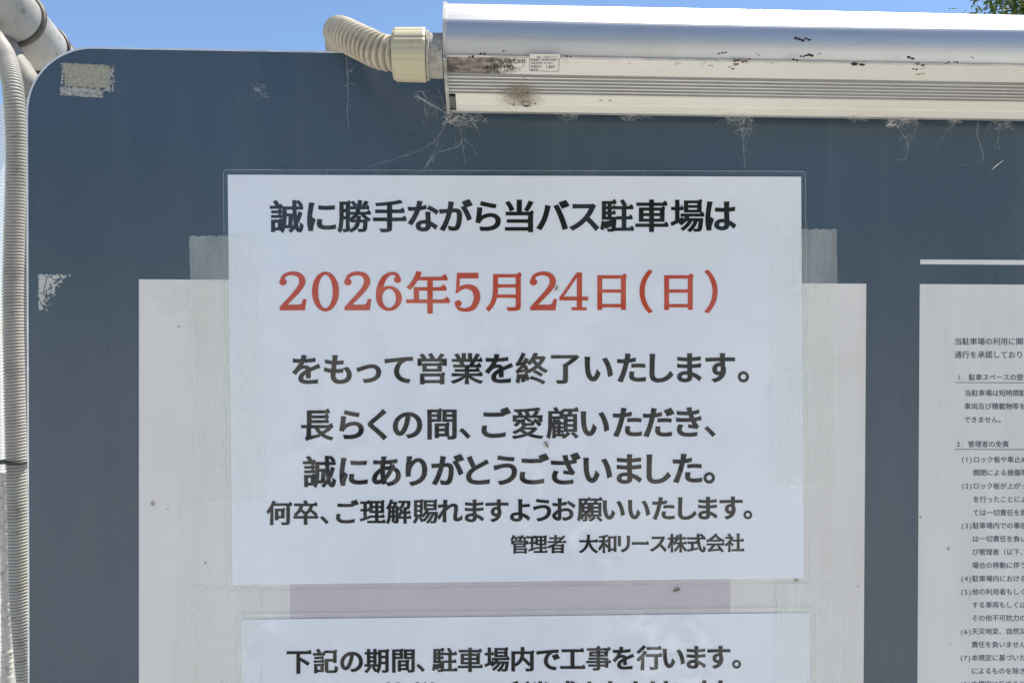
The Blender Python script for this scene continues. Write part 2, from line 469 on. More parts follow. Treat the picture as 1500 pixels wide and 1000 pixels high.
# ------------------------------------------------------------------ lettering: outlines from Blender's own font, fattened and given brush serifs
_raw = {}
def outlines(ch):
    if ch in _raw: return _raw[ch]
    cu = bpy.data.curves.new('g', 'FONT'); cu.body = ch; cu.size = 1
    o = bpy.data.objects.new('g', cu); COL.objects.link(o)
    dg = bpy.context.evaluated_depsgraph_get()
    c = o.evaluated_get(dg).to_curve(dg)
    res = []
    for s in c.splines:
        bp = s.bezier_points
        n = len(bp); poly = []
        for i in range(n):
            p0 = bp[i]; p3 = bp[(i + 1) % n]
            a, h1, h2, d = p0.co.xy, p0.handle_right.xy, p3.handle_left.xy, p3.co.xy
            ch_ = d - a
            L = ch_.length
            poly.append(a.copy())
            if L < 1e-6: continue
            dev = max(abs((h1 - a).cross(ch_)) / L, abs((h2 - a).cross(ch_)) / L)
            if dev > 0.003:
                k = 5 if L > 0.1 else 3
                for j in range(1, k):
                    t = j / k
                    poly.append(a * (1 - t) ** 3 + h1 * 3 * t * (1 - t) ** 2 + h2 * 3 * t * t * (1 - t) + d * t ** 3)
        q = []
        for p in poly:
            if not q or (p - q[-1]).length > 1e-4: q.append(p)
        if len(q) > 2 and (q[0] - q[-1]).length < 1e-4: q.pop()
        if len(q) > 2: res.append(q)
    o.to_curve_clear() if hasattr(o, 'to_curve_clear') else None
    bpy.data.objects.remove(o); bpy.data.curves.remove(cu)
    # the ink keeps to the left of every outline
    if res:
        big = max(res, key=lambda p: abs(sarea(p)))
        if sarea(big) < 0: res = [list(reversed(p)) for p in res]
    _raw[ch] = res
    return res

def sarea(p):
    return 0.5 * sum(p[i].cross(p[(i + 1) % len(p)]) for i in range(len(p)))

def fatten(poly, a, b):
    n = len(poly); out = []
    N = []
    for i in range(n):
        d = poly[(i + 1) % n] - poly[i]
        d = d / max(d.length, 1e-9)
        nx, ny = d.y, -d.x
        N.append((Vector((nx, ny)), a * nx * nx + b * ny * ny))
    for i in range(n):
        (n1, h1), (n2, h2) = N[i - 1], N[i]
        det = n1.x * n2.y - n1.y * n2.x
        if abs(det) < 0.15 or n1.dot(n2) < -0.6:
            m_ = n1 + n2
            if m_.length < 0.2: m_ = n1
            m_ = m_.normalized()
            out.append(poly[i] + m_ * (h1 + h2) * 0.5)
        else:
            x = (h1 * n2.y - h2 * n1.y) / det
            y = (n1.x * h2 - n2.x * h1) / det
            v = Vector((x, y))
            lim = 2.2 * max(a, abs(b))
            if v.length > lim: v = v * (lim / v.length)
            out.append(poly[i] + v)
    return out

def serifs(poly):
    n = len(poly); out = []
    for i in range(n):
        p0, p1, p2, p3 = poly[i - 2], poly[i - 1], poly[i], poly[(i + 1) % n]
        e1, e2, e3 = p1 - p0, p2 - p1, p3 - p2          # .. -> p1 -> p2 -> ..
        if e2.y > 0.03 and abs(e2.x) < 0.3 * e2.y and e3.x < -0.10 and abs(e3.y) < 0.12 * abs(e3.x):
            if e2.y < 0.17 and e1.x > 0.06 and abs(e1.y) < 0.25 * e1.x:      # right end of a level stroke
                k = min(0.13, -e3.x * 0.6)
                out += [Vector((p2.x + 0.012, p2.y - e2.y * 0.35)), Vector((p2.x - 0.015, p2.y + 0.018)), Vector((p2.x - 0.042, p2.y + 0.058)),
                        Vector((p2.x - 0.066, p2.y + 0.052)), Vector((p2.x - k, p2.y))]
                continue
            if e2.y > 0.2 and -e3.x > 0.18:                                  # upper right corner of a frame
                out += [Vector((p2.x, p2.y - 0.06)), Vector((p2.x + 0.028, p2.y - 0.02)), Vector((p2.x - 0.02, p2.y + 0.042)), Vector((p2.x - 0.05, p2.y + 0.035)), Vector((p2.x - 0.10, p2.y))]
                continue
        out.append(p2)
    return out

_styled = {}
def glyph(ch, style):
    key = (ch, style)
    if key in _styled: return _styled[key]
    ps = outlines(ch)
    if style == 'brush':
        peri = sum((p[i] - p[i - 1]).length for p in ps for i in range(len(p)))
        kana = ord(ch) < 0x3100
        k = max(0.0, min(1.0, (peri - 5.5) / 14.0))
        a = 0.038 - 0.018 * k
        b = 0.018 - 0.010 * k
        if kana: a, b = 0.037, 0.023
        if ch in '。、': a, b = 0.02, 0.02
        if ch in '（）': a, b = 0.02, 0.0
        ps = [fatten(p, a, b) for p in ps]
        if not kana or ch in 'バスリー': ps = [serifs(p) for p in ps]
    elif style == 'light brush':
        ps = [serifs(fatten(p, 0.021, 0.004)) for p in ps]
    elif style == 'bold':
        ps = [fatten(p, 0.012, 0.008) for p in ps]
    _styled[key] = ps
    return ps

_filled = {}
def fill(polys):
    """flat mesh (verts, triangles) of closed 2-D outlines joined by winding, holes kept"""
    key = id(polys)
    if key in _filled and _filled[key][0] is polys: return _filled[key][1]
    vs, es = [], []
    for p in polys:
        n0 = len(vs)
        vs += [Vector((v[0], v[1])) for v in p]
        es += [(n0 + i, n0 + (i + 1) % len(p)) for i in range(len(p))]
    sc_ = max(max(abs(v.x), abs(v.y)) for v in vs)
    V, E_, F = delaunay_2d_cdt(vs, es, [], 0, sc_ * 1e-6)[:3]
    segs = [(vs[i].x, vs[i].y, vs[j].x, vs[j].y) for i, j in es]
    out = []
    for f in F:
        cx = sum(V[i].x for i in f) / len(f); cy = sum(V[i].y for i in f) / len(f)
        w = 0
        for x0, y0, x1, y1 in segs:
            if (y0 <= cy) != (y1 <= cy):
                if x0 + (cy - y0) * (x1 - x0) / (y1 - y0) > cx: w += 1 if y1 > y0 else -1
        if w > 0: out.append(tuple(f))
    res = ([(v.x, v.y) for v in V], out)
    _filled[key] = (polys, res)
    return res

def bbox(ps):
    xs = [v[0] for p in ps for v in p]; ys = [v[1] for p in ps for v in p]
    return min(xs), max(xs), min(ys), max(ys)

# each glyph is filled in its own em square, then laid on the sheet; place(u, v, layer) gives the world point
def lay(mb, polys, uc, vc, em, cx, cy, place, wide=1.0):
    vs, fs = fill(polys)
    mb.add([place(uc + (x - cx) * em * wide, vc - (y - cy) * em) for x, y in vs], fs)

def text_line(name, chars, xs, v0, v1, em, place, mat, parent, style='brush', wide=1.0):
    mb = MB()
    x_a, x_b = xs[0], xs[-1]
    for ch, u in zip(chars, xs):
        ps = glyph(ch, style)
        if not ps: continue
        x0, x1, _, _ = bbox(ps)
        v = v0 + (v1 - v0) * (u - x_a) / max(1, (x_b - x_a))
        lay(mb, ps, u, v, em, (x0 + x1) / 2, 0.378, place, wide)
    return mb.build(name, mat, parent)

def run(mb, s, u, v, em, place, style='plain', half=0.56):
    for ch in s:
        adv = half if (ord(ch) < 0x250) else 1.0
        ps = glyph(ch, style)
        if ps:
            if adv < 1:
                x0, x1, _, _ = bbox(ps)
                lay(mb, ps, u + adv * em / 2, v, em, (x0 + x1) / 2, 0.378, place)
            else:
                lay(mb, ps, u + em / 2, v, em, 0.5, 0.378, place)
        u += adv * em
    return u

# ribbons for the big serif figures, in a box 100 high
def ribbon(pts, n=7):
    P3 = [Vector((x, y, w)) for x, y, w in pts]
    sm = smooth_path(P3, n) if len(P3) > 2 else P3
    L, Rr = [], []
    for i, p in enumerate(sm):
        t = sm[min(i + 1, len(sm) - 1)] - sm[max(i - 1, 0)]
        nrm = Vector((-t.y, t.x)).normalized()
        L.append(Vector((p.x, p.y)) + nrm * p.z / 2); Rr.append(Vector((p.x, p.y)) - nrm * p.z / 2)
    q_ = L + Rr[::-1]
    return [q_ if sarea(q_) > 0 else q_[::-1]]
def ell(cx, cy, rx, ry, n=36):
    return [Vector((cx + rx * math.cos(2 * math.pi * i / n), cy + ry * math.sin(2 * math.pi * i / n))) for i in range(n)]
def pg(*p):
    q_ = [Vector(v) for v in p]
    return [q_ if sarea(q_) > 0 else q_[::-1]]
FIG = {
 '2': [ribbon([(6, 76, 10), (12, 90, 8), (31, 97, 9), (52, 92, 12), (60, 76, 15), (52, 57, 13), (32, 34, 11), (5, 6, 9)]), [ell(9, 74, 9, 8.5)],
       pg((1, 0), (66, 0), (70, 29), (63, 29), (58, 16), (50, 14), (14, 14), (1, 8))],
 '0': [[ell(35, 49, 35, 52), ell(35, 49, 20, 44.5)[::-1]]],
 '6': [[ell(34, 31, 33, 32.5), ell(34, 31, 19, 25.5)[::-1]], ribbon([(8, 30, 15), (8.5, 52, 15), (19, 81, 13), (37, 96, 8), (53, 94, 8), (60, 82, 9)]), [ell(56.5, 80, 8.5, 8)]],
 '5': [pg((8, 98), (62, 98), (62, 84), (14, 84)), pg((7, 98), (14, 98), (11, 48), (4, 46)),
       ribbon([(5, 47, 6), (15, 57, 9), (32, 62, 11), (52, 55, 15), (59, 33, 16), (50, 9, 13), (32, 1, 9), (14, 3, 8), (6, 14, 9)]), [ell(9.5, 18, 8.5, 8)]],
 '4': [pg((0, 26), (74, 26), (74, 35), (0, 35)), pg((46, 4), (58, 4), (58, 99), (46, 99)), pg((32, 0), (70, 0), (70, 7), (32, 7)), pg((0, 33), (5, 29), (50, 94), (50, 99), (45, 99))],
}

# ------------------------------------------------------------------ ground
g = 60.0
obj('ground', [(-900, -900, 0), (900, -900, 0), (900, 900, 0), (-900, 900, 0)], [(0, 1, 2, 3)], M['ground'])
tag(bpy.data.objects['ground'], kind='structure')

def ground_sheet(name, x0, x1, y0, y1, z, mat):
    o = obj(name, [(x0, y0, z), (x1, y0, z), (x1, y1, z), (x0, y1, z)], [(0, 1, 2, 3)], mat)
    return tag(o, kind='structure')
ground_sheet('road', -1.35, 1.05, -60, -2.2, 0.004, M['asphalt'])  # unseen lane, added so the middle of the sheets reflects something dark
ground_sheet('road_marking', -1.25, -1.10, -58, -2.4, 0.008, M['road_paint'])  # unseen white lines, added as pale streaks for the film to reflect
ground_sheet('road_marking', 0.80, 0.95, -58, -2.4, 0.008, M['road_paint'])
for k in range(5):  # unseen bay lines, likewise added for bright reflections in the film
    ground_sheet('road_marking', 1.45 + 0.0 * k, 5.5, -4.6 - 3.2 * k, -4.45 - 3.2 * k, 0.004, M['road_paint'])
    ground_sheet('road_marking', -5.8, -1.75, -4.6 - 3.2 * k, -4.45 - 3.2 * k, 0.004, M['road_paint'])

# ------------------------------------------------------------------ the notice board
BX0 = P(39.5, 500).x; BX1 = 0.98
BZ1 = P(300, 72).z; BZ0 = BZ1 - 1.02
board = thing('notice_board', 'slate blue notice board with rounded corner and white printed panels', 'notice board', (0, 0, ZC))
RC = 0.047
def outline(inset, r):
    x0, x1, z0, z1 = BX0 + inset, BX1 - inset, BZ0 + inset, BZ1 - inset
    pts = []
    for cx, cz, a0 in ((x1 - r, z1 - r, 0), (x0 + r, z1 - r, 90), (x0 + r, z0 + r, 180), (x1 - r, z0 + r, 270)):
        for k in range(17):
            a = R(a0 + 90 * k / 16)
            pts.append((cx + r * math.cos(a), cz + r * math.sin(a)))
    return pts
T = 0.003
inner = outline(0.0013, RC - 0.0013)
mb = MB()
n = len(inner)
mb.add([(x, 0, z) for x, z in inner], [tuple(range(n - 1, -1, -1))])
o = mb.build('panel', M['slate'], board)
outer = outline(0, RC)
mb = MB()
vs = [(x, -0.0002, z) for x, z in inner] + [(x, -0.0002, z) for x, z in outer] + [(x, T, z) for x, z in outer]
fs = []
for i in range(n):
    j = (i + 1) % n
    fs.append((i, j, n + j, n + i)); fs.append((n + i, n + j, 2 * n + j, 2 * n + i))
mb.add(vs, fs)
mb.build('edge_trim', M['trim'], board)
MB().add([(x, T, z) for x, z in outer], [tuple(range(n))]).build('back_sheet', M['board_back'], board)
for px in (BX0 + 0.20, BX1 - 0.2):
    mb = MB()
    mb.tube([(px, 0.035, 0.0), (px, 0.035, BZ1 - 0.04)], 0.03, 20)
    mb.build('post', M['cap_grey'], board, smooth=False)

def quad(name, uv, ymm, mat, parent):
    vs = [P(u, v, ymm) for u, v in uv]
    return obj(name, vs, [(3, 2, 1, 0)], mat, parent)

# stains of the left white panel, metres from the board's origin
def loc(u, v): p = P(u, v); return p.x, p.z - ZC
st = [(*loc(262, 478), 0.0012), (*loc(246, 745), 0.001), (*loc(224, 737), 0.0022), (*loc(301, 824), 0.0012), (*loc(1257, 858), 0.001)]
big = [(*loc(238, 424), 0.008), (*loc(259, 438), 0.010), (*loc(246, 452), 0.007)]
M['white_panel'] = stained_white('white_panel_print', (0.76, 0.735, 0.70), st, 0.16, big)
M['text_panel'] = stained_white('text_panel_print', (0.72, 0.72, 0.695), [(*loc(1389, 803), 0.0016), (*loc(1348, 757), 0.0012)], 0.06)
wp = quad('white_panel', [(203.5, 409), (1269, 415.5), (1261, 1560), (203.5, 1560)], -0.15, M['white_panel'], board)
mp = quad('map_panel', [(425, 487), (1071, 490), (1069, 1190), (425, 1190)], -0.3, M['map'], board)
for u in (482, 561, 640, 721, 799, 871, 951):
    quad('bay_line', [(u - 2, 500), (u + 2, 500), (u + 2, 760), (u - 2, 760)], -0.45, M['stripe'], mp)
for ch, u in zip('123456', (519, 596, 680, 759, 834, 913)):
    mb = MB(); ps = glyph(ch, 'bold'); x0, x1, _, _ = bbox(ps)
    lay(mb, ps, u, 566, 66, (x0 + x1) / 2, 0.37, lambda a, b: P(a, b, -0.45))
    mb.build('bay_number', M['map_dark'], mp)
# brown ring stain under the left corner of the upper white panel
quad('white_stripe', [(1348, 380), (1920, 383.5), (1920, 390.5), (1348, 387)], -0.15, M['stripe'], board)
tp = quad('text_panel', [(1347.3, 416), (1920, 419), (1910, 1560), (1340.5, 1560)], -0.15, M['text_panel'], board)
pl = lambda a, b: P(a, b, -0.3)
LINES = [
 (1398, 499.5, 11.25, '当駐車場の利用に関して'), (1398, 519, 11.25, '通行を承諾しており'),
 (1402, 552, 10.05, '1. 駐車スペースの提供'), (1413, 575, 10.05, '当駐車場は短時間駐車の'), (1412.5, 594.5, 10.05, '車両及び積載物等を'), (1412, 614, 10.05, 'できません。'),
 (1401, 649.8, 10.05, '2. 管理者の免責'),
 (1408, 672, 10.0, '(1)'), (1425.5, 672.3, 10.0, 'ロック板や車止め'), (1425.2, 691.5, 10.0, '開閉による損傷等'),
 (1408, 711, 10.0, '(2)'), (1425, 711, 10.0, 'ロック板が上がった'), (1425, 730.5, 10.0, 'を行ったことによ'), (1424.8, 750, 10.0, 'ては一切責任を負'),
 (1407.5, 769.3, 10.0, '(3)'), (1424.5, 769, 10.0, '駐車場内での事故'), (1424.3, 788.3, 10.0, 'は一切責任を負い'), (1424, 807.6, 10.0, 'び管理者（以下、'), (1424, 827, 10.0, '場合の移動に伴う'),
 (1407, 846.5, 10.0, '(4)'), (1424, 846.5, 10.0, '駐車場内における'),
 (1406.7, 866, 10.0, '(5)'), (1423.7, 865.8, 10.0, '他の利用者もしく'), (1423.5, 885, 10.0, 'する車両もしくは'), (1423.3, 904.2, 10.0, 'その他不可抗力の'),
 (1406.5, 924, 10.0, '(6)'), (1423.3, 923.6, 10.0, '天災地変、自然災'), (1423, 943, 10.0, '責任を負いません'),
 (1406, 962.5, 10.0, '(7)'), (1423, 962.3, 10.0, '本規定に基づいた'), (1422.8, 981.6, 10.0, 'によるものを除き'),
 (1405.7, 1001, 10.0, '(8)'), (1422.6, 1000.8, 10.0, '本規定に反するこ'),
]
rows = {}
for u, v, em, s in LINES:
    rows.setdefault(round(v / 4.0), []).append((u, v, em, s))
for key in sorted(rows):
    mb = MB()
    for u, v, em, s in rows[key]: run(mb, s, u, v + 0.4, em, pl, 'bold')
    mb.build('text_line', M['ink_grey'], tp)
for v in (559.7, 657.4):
    quad('rule_line', [(1399, v), (1920, v + 1.5), (1920, v + 2.4), (1399, v + 0.9)], -0.3, M['ink_grey'], tp)

# ------------------------------------------------------------------ the two laminated sheets
def sheet(name, label, corners, films, off, lift):
    tl, tr_, br, bl = [Vector(c) for c in corners]
    t = thing(name, label, 'notice', P((tl.x + tr_.x) / 2, (tl.y + bl.y) / 2, 0))
    def grid(cs, ymm, nu=24, nv=16, rc=0):
        a, b, c, d = [Vector(x) for x in cs]
        vs, fs = [], []
        for j in range(nv + 1):
            for i in range(nu + 1):
                s, r = i / nu, j / nv
                p = a.lerp(b, s).lerp(d.lerp(c, s), r)
                y = ymm - lift(s, r)
                vs.append(P(p.x, p.y, y))
        for j in range(nv):
            for i in range(nu):
                k = j * (nu + 1) + i
                fs.append((k + nu + 1, k + nu + 2, k + 1, k))
        return vs, fs
    vs, fs = grid(corners, -off)
    obj('paper', vs, fs, M['paper'], t, smooth=True)
    vs, fs = grid(films, -off - 0.45)
    obj('laminate_film', vs, fs, M['film'], t, smooth=True)
    # sealed rim of the film, a hair proud all round
    fa = [Vector(x) for x in films]
    path = []
    rr = 7
    cs = fa
    for i in range(4):
        p, q0, q1 = cs[i], cs[i - 1], cs[(i + 1) % 4]
        d0 = (q0 - p).normalized(); d1 = (q1 - p).normalized()
        for k in range(7):
            tt = k / 6
            path.append((p + d0 * rr) * (1 - tt) ** 2 + p * 2 * tt * (1 - tt) + (p + d1 * rr) * tt * tt)
    pts = [P(p.x, p.y, -off - 0.2) for p in path]; pts.append(pts[0])
    MB().tube(pts, 0.00028, 5, False).build('film_rim', M['rim'], t)
    return t
M['rim'] = film('film_rim', 0.16, 0.05, (0.93, 0.95, 0.94, 1))

s1 = sheet('laminated_notice', 'laminated white closing notice with a large red date line', [(333.5, 256), (1173.5, 259), (1177.5, 846), (340.5, 856)],
           [(327, 248.5), (1180, 251), (1184.5, 853), (333, 865)], 1.0, lambda s, r: 0.9 * max(0, s - 0.75) * max(0, r - 0.6) * 8 + 0.25 * math.sin(s * 5) * math.sin(r * 3))
place1 = lambda a, b: P(a, b, -1.22 - 0.9 * max(0, (a - 333) / 842 - 0.75) * max(0, (b - 256) / 595 - 0.6) * 8 - 0.25 * math.sin((a - 334) / 840 * 5) * math.sin((b - 256) / 595 * 3))
text_line('text_line', '誠に勝手ながら当バス駐車場は', [420, 471, 519, 571, 620, 668, 715, 761, 810, 856, 904, 955, 1007, 1056], 317, 316, 50, place1, M['ink_black'], s1)
mb = MB()
for ch, u, wsc in (('2', 429, 1), ('0', 476.7, 1), ('2', 524, 1), ('6', 569.6, 1), ('5', 684.8, 1), ('2', 796, 1), ('4', 840.5, 1)):
    allp = [fatten(p, 0.9, 0.5) for part in FIG[ch] for p in part]
    x0, x1, _, _ = bbox(allp)
    lay(mb, allp, u, 427, 0.555, (x0 + x1) / 2, 49, place1)
for ch, u, em in (('年', 627, 67), ('月', 738, 62), ('日', 896.8, 60), ('（', 946.5, 66), ('日', 994.7, 60), ('）', 1041.5, 66)):
    ps = glyph(ch, 'light brush'); x0, x1, _, _ = bbox(ps)
    lay(mb, ps, u, 428.5 if ch == '年' else 427, em, (x0 + x1) / 2, 0.378, place1)
o = mb.build('text_line', M['ink_red'], s1); o['label'] = 'large red date line'
text_line('text_line', 'をもって営業を終了いたします。', [448.5, 495, 540, 584, 633, 684, 731, 779, 828, 877, 925, 969, 1010, 1055, 1089], 541, 538, 48, place1, M['ink_black'], s1)
text_line('text_line', '長らくの間、ご愛顧いただき、', [465, 515, 553, 597, 647.5, 681, 727, 773, 824, 871.5, 919, 965, 1009, 1040], 622, 617.5, 48.5, place1, M['ink_black'], s1)
text_line('text_line', '誠にありがとうございました。', [468, 518, 566, 610, 656, 700, 740, 783, 829, 875.5, 922, 965, 1007, 1039], 690.5, 685.5, 49, place1, M['ink_black'], s1)
text_line('text_line', '何卒、ご理解賜れますようお願いいたします。', [409, 448, 475, 509, 546, 584, 623, 659, 695, 728, 762, 794, 826, 864, 899, 936, 972, 1007, 1037, 1071, 1095.5], 751, 743, 37.5, place1, M['ink_black'], s1)
text_line('text_line', '管理者大和リース株式会社', [761, 788, 815.5, 862, 890, 914, 938, 964.5, 992, 1020, 1048, 1076], 797, 794.5, 28.5, place1, M['ink_black'], s1)

s2 = sheet('laminated_notice', 'laminated white construction notice in black lettering, below the closing notice', [(353.5, 907), (1186, 897), (1190, 1490), (360, 1500)],
           [(347, 899), (1193, 889), (1197, 1498), (353, 1508)], 1.0, lambda s, r: 0.2 * math.sin(s * 6) * math.sin(r * 4))
place2 = lambda a, b: P(a, b, -1.25 - 0.2 * math.sin((a - 354) / 832 * 6) * math.sin((b - 902) / 593 * 4))
text_line('text_line', '下記の期間、駐車場内で工事を行います。', [438, 477, 515, 552, 591, 616, 651.5, 689, 728, 766, 803, 839, 877, 913, 951, 987, 1020, 1053, 1079], 968.5, 961.5, 37.5, place2, M['ink_black'], s2)
text_line('text_line', '皆様にはご迷惑をおかけいたし', [581, 622, 660, 697, 745, 787, 830, 866, 900, 936, 968, 1003, 1036, 1066], 1017, 1012, 37.5, place2, M['ink_black'], s2)
text_line('text_line', 'ますが、ご理解ご協力をお願いします。', [470 + 36 * i for i in range(18)], 1066, 1060, 37.5, place2, M['ink_black'], s2)

# ------------------------------------------------------------------ strips of tape over the sheets' sides
def tape(label, cs, yfun, group='strips of tape holding the sheets'):
    a, b, c, d = [Vector(x) for x in cs]
    o0 = P((a.x + b.x) / 2, (a.y + d.y) / 2, 0)
    nu, nv = 30, 40
    vs, fs = [], []
    rg = random.Random(int(a.x))
    for j in range(nv + 1):
        for i in range(nu + 1):
            s, r = i / nu, j / nv
            p = a.lerp(b, s).lerp(d.lerp(c, s), r)
            if j in (0, nv): p.y += rg.uniform(-1.3, 1.3)
            if i in (0, nu): p.x += rg.uniform(-0.35, 0.35)
            vs.append(P(p.x, p.y, yfun(p.x, p.y) - 0.06 * math.sin(s * 7 + r * 3)))
    for j in range(nv):
        for i in range(nu):
            k = j * (nu + 1) + i
            fs.append((k + nu + 1, k + nu + 2, k + 1, k))
    o = obj('tape_strip', vs, fs, M['tape'], None, o0, smooth=True)
    return tag(o, label, 'tape', group)
def step(x, x0, w, lo, hi):
    t = max(0, min(1, (x - x0) / w)); t = t * t * (3 - 2 * t)
    return lo + (hi - lo) * t
tape('woven translucent tape on the left side of the red dated notice', [(277, 346), (378, 344.5), (389.5, 736), (288.5, 738)], lambda u, v: step(u, 316, 12, -0.6, -1.95))
tape('woven translucent tape on the right side of the red dated notice', [(1130.5, 335), (1226, 336), (1228, 712), (1131, 716)], lambda u, v: -3.4 + step(u, 1184, 14, 0, 2.6) if v > 600 else -2.1 + step(u, 1181, 12, 0, 1.5) - 1.3 * max(0, (v - 480) / 120) * (1 if u < 1181 else 0.8))
tape('woven translucent tape on the lower left, overlapping the construction notice', [(280, 859), (380.5, 860.5), (381, 1300), (280, 1300)], lambda u, v: step(u, 338, 12, -0.9, -2.05))
tape('woven translucent tape on the lower right, overlapping the construction notice', [(1138, 855), (1233.5, 853), (1232, 1300), (1138, 1300)], lambda u, v: -3.2 + step(u, 1190, 14, 0, 2.4))

# ------------------------------------------------------------------ old tape left on the board
def ragged(u0, v0, u1, v1, amp, seed, slope=0.0, n=40):
    rg = random.Random(seed); pts = []
    for k in range(n): pts.append((u0 + (u1 - u0) * k / n, v0 + slope * k / n))
    for k in range(n // 2): pts.append((u1, v0 + slope + (v1 - v0) * k / (n // 2)))
    for k in range(n): pts.append((u1 + (u0 - u1) * k / n, v1 + slope * (1 - k / n)))
    for k in range(n // 2): pts.append((u0, v1 + (v0 - v1) * k / (n // 2)))
    q_ = [Vector((x + rg.uniform(-amp, amp), -(y + rg.uniform(-amp, amp)))) for x, y in pts]
    return q_ if sarea(q_) > 0 else q_[::-1]
def flat(name, polys, ymm, mat, parent):
    vs, fs = fill(polys)
    return obj(name, [P(x, -y, ymm) for x, y in vs], fs, mat, parent)
t = thing('tape_residue', 'peeling grey remnant of cloth tape in the upper left corner of the board', 'tape residue', P(127, 118, 0))
flat('glue_fringe', [ragged(90, 92, 167, 131, 1.2, 3, 4)], -0.12, M['residue_edge'], t)
flat('cracked_glue', [ragged(88, 127.5, 151, 139.5, 1.2, 4, 4)], -0.2, M['residue_crack'], t)
flat('cloth_remnant', [ragged(95, 93, 161, 126, 0.9, 5, 3.5)], -0.35, M['residue_cloth'], t)
t = thing('tape_residue', 'flaking pale triangle of old glue near the left edge of the board', 'tape residue', P(62, 411, 0))
flat('glue_flakes', [ragged(57, 402, 116, 455, 1.5, 9, 0)], -0.15, M['residue_patch'], t)

# ------------------------------------------------------------------ the lamp over the board
LX0, LX1 = LAMP_X0, 0.80
lamp = thing('sign_lamp', 'long silver and white lamp along the top of the notice board, dusty left end', 'lamp', (LX0, 0, ZC))
def mm(y, z): return (y / 1000.0, ZC + z / 1000.0)
def strip(name, prof, mat, x0=LX0 + 0.003, x1=LX1 - 0.003, smooth=False, cuts=1):
    vs, fs = [], []
    for k in range(cuts + 1):
        x = x0 + (x1 - x0) * k / cuts
        for y, z in prof: vs.append((x, *mm(y, z)))
    m_ = len(prof)
    for k in range(cuts):
        for i in range(m_ - 1):
            a = k * m_ + i
            fs.append((a, a + m_, a + m_ + 1, a + 1))
    return obj(name, vs, fs, mat, lamp, smooth=smooth)
# front profile, walked from the top down: a slanted upper face, a crease, then a rounded front
tube = [(-62.0, 216.2), (-72.0, 215.8), (-79.5, 213.8)]
yy_, zz_ = tube[-1]
for k in range(24):
    if k < 10: ph, ln = R(42 - 9 * k / 9), 1.75
    else: ph, ln = R(20 - 46 * ((k - 10) / 13) ** 0.85), 1.62
    yy_ -= math.sin(ph) * ln; zz_ -= math.cos(ph) * ln
    tube.append((yy_, zz_))
    if k == 9: tube.append((yy_ - 0.02, zz_ - 0.05))
tube = tube[::-1]
strip('front_tube', tube, M['alu'], smooth=False)
def under(t): return (-95 + 85 * t, 177.5 - 12 * t)
a0, a1 = under(0.06), under(0.315)
strip('seam', [(tube[0][0], tube[0][1]), (tube[0][0] + 2.2, tube[0][1] + 1.2), (a0[0] - 1.2, a0[1] + 0.9), a0], M['cap_grey'])
strip('label_face', [a0, a1], M['lamp_white'], cuts=1)
prof = [a1]
nr = 6
for k in range(nr):
    t0 = 0.315 + 0.352 * (k + 0.25) / nr; t1 = 0.315 + 0.352 * (k + 0.78) / nr
    y0, z0 = under(t0); y1, z1 = under(t1)
    prof += [(y0 - 0.5, z0), (y0, z0 + 2.2), (y1, z1 + 2.2), (y1 + 0.5, z1)]
prof.append(under(0.668))
strip('ribbed_face', prof, M['rib_grey'])
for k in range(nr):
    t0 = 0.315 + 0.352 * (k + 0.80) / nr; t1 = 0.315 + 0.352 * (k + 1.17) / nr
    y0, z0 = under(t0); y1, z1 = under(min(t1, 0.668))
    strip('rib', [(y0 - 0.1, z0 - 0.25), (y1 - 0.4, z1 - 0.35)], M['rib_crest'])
p0, p1, p2, p3 = under(0.668), under(0.82), under(0.835), under(0.985)
strip('lower_strip', [p0, (p0[0], p0[1] - 0.8), (p1[0], p1[1] - 0.8), (p1[0] + 0.2, p1[1] - 0.2), (p2[0] - 0.2, p2[1] - 0.2), (p2[0], p2[1] - 0.8), (p3[0], p3[1] - 0.8), (p3[0], p3[1])], M['lamp_strip'], x0=LX0 + 0.0075)
pe = under(1.0)
strip('back_rail', [p3, (p3[0] + 0.3, p3[1] - 1.2), (pe[0] + 1.5, pe[1] - 1.4), (pe[0] + 2.0, pe[1] + 38), (-62, 216.1)], M['rib_grey'])
# slim end plates that follow the section
def section(grow):
    pts = [(y - grow * 0.9, z) for y, z in tube]
    pts[-3:] = [(y - grow * 0.5, z + grow) for y, z in tube[-3:]]
    pts += [(-8 + grow, 205), (-8 + grow, 164.5 - grow), (-18, 165.6 - grow), (-60, 171.5 - grow), (-92, 176 - grow)]
    return pts
sec = section(1.0)
for x0, x1 in ((LX0 + 0.0008, LX0 + 0.003), (LX1 - 0.003, LX1)):
    k = len(sec)
    mb = MB()
    mb.add([(x0, *mm(y, z)) for y, z in sec] + [(x1, *mm(y, z)) for y, z in sec],
           [tuple(range(k - 1, -1, -1)), tuple(range(k, 2 * k))] + [(i, (i + 1) % k, k + (i + 1) % k, k + i) for i in range(k)])
    mb.build('end_cap', M['cap_grey'], lamp)
for x in (LX0 + 0.16, LX1 - 0.16):
    MB().box((x - 0.03, -0.009, ZC + 0.168), (x + 0.03, -0.0003, ZC + 0.2)).build('mounting_bracket', M['cap_grey'], lamp)
# small grey clip in the left corner of the lower strip
y0, z0 = under(0.72); y1, z1 = under(0.93)
MB().add([(LX0 + 0.003 + a, *mm(y, z - c)) for c in (0, 0.9) for a, y, z in ((0, y0, z0), (0.0042, y0, z0), (0.0042, y1, z1), (0, y1, z1))],
         [(4, 5, 6, 7), (0, 1, 5, 4), (1, 2, 6, 5), (2, 3, 7, 6), (3, 0, 4, 7)]).build('end_clip', M['steel'], lamp)
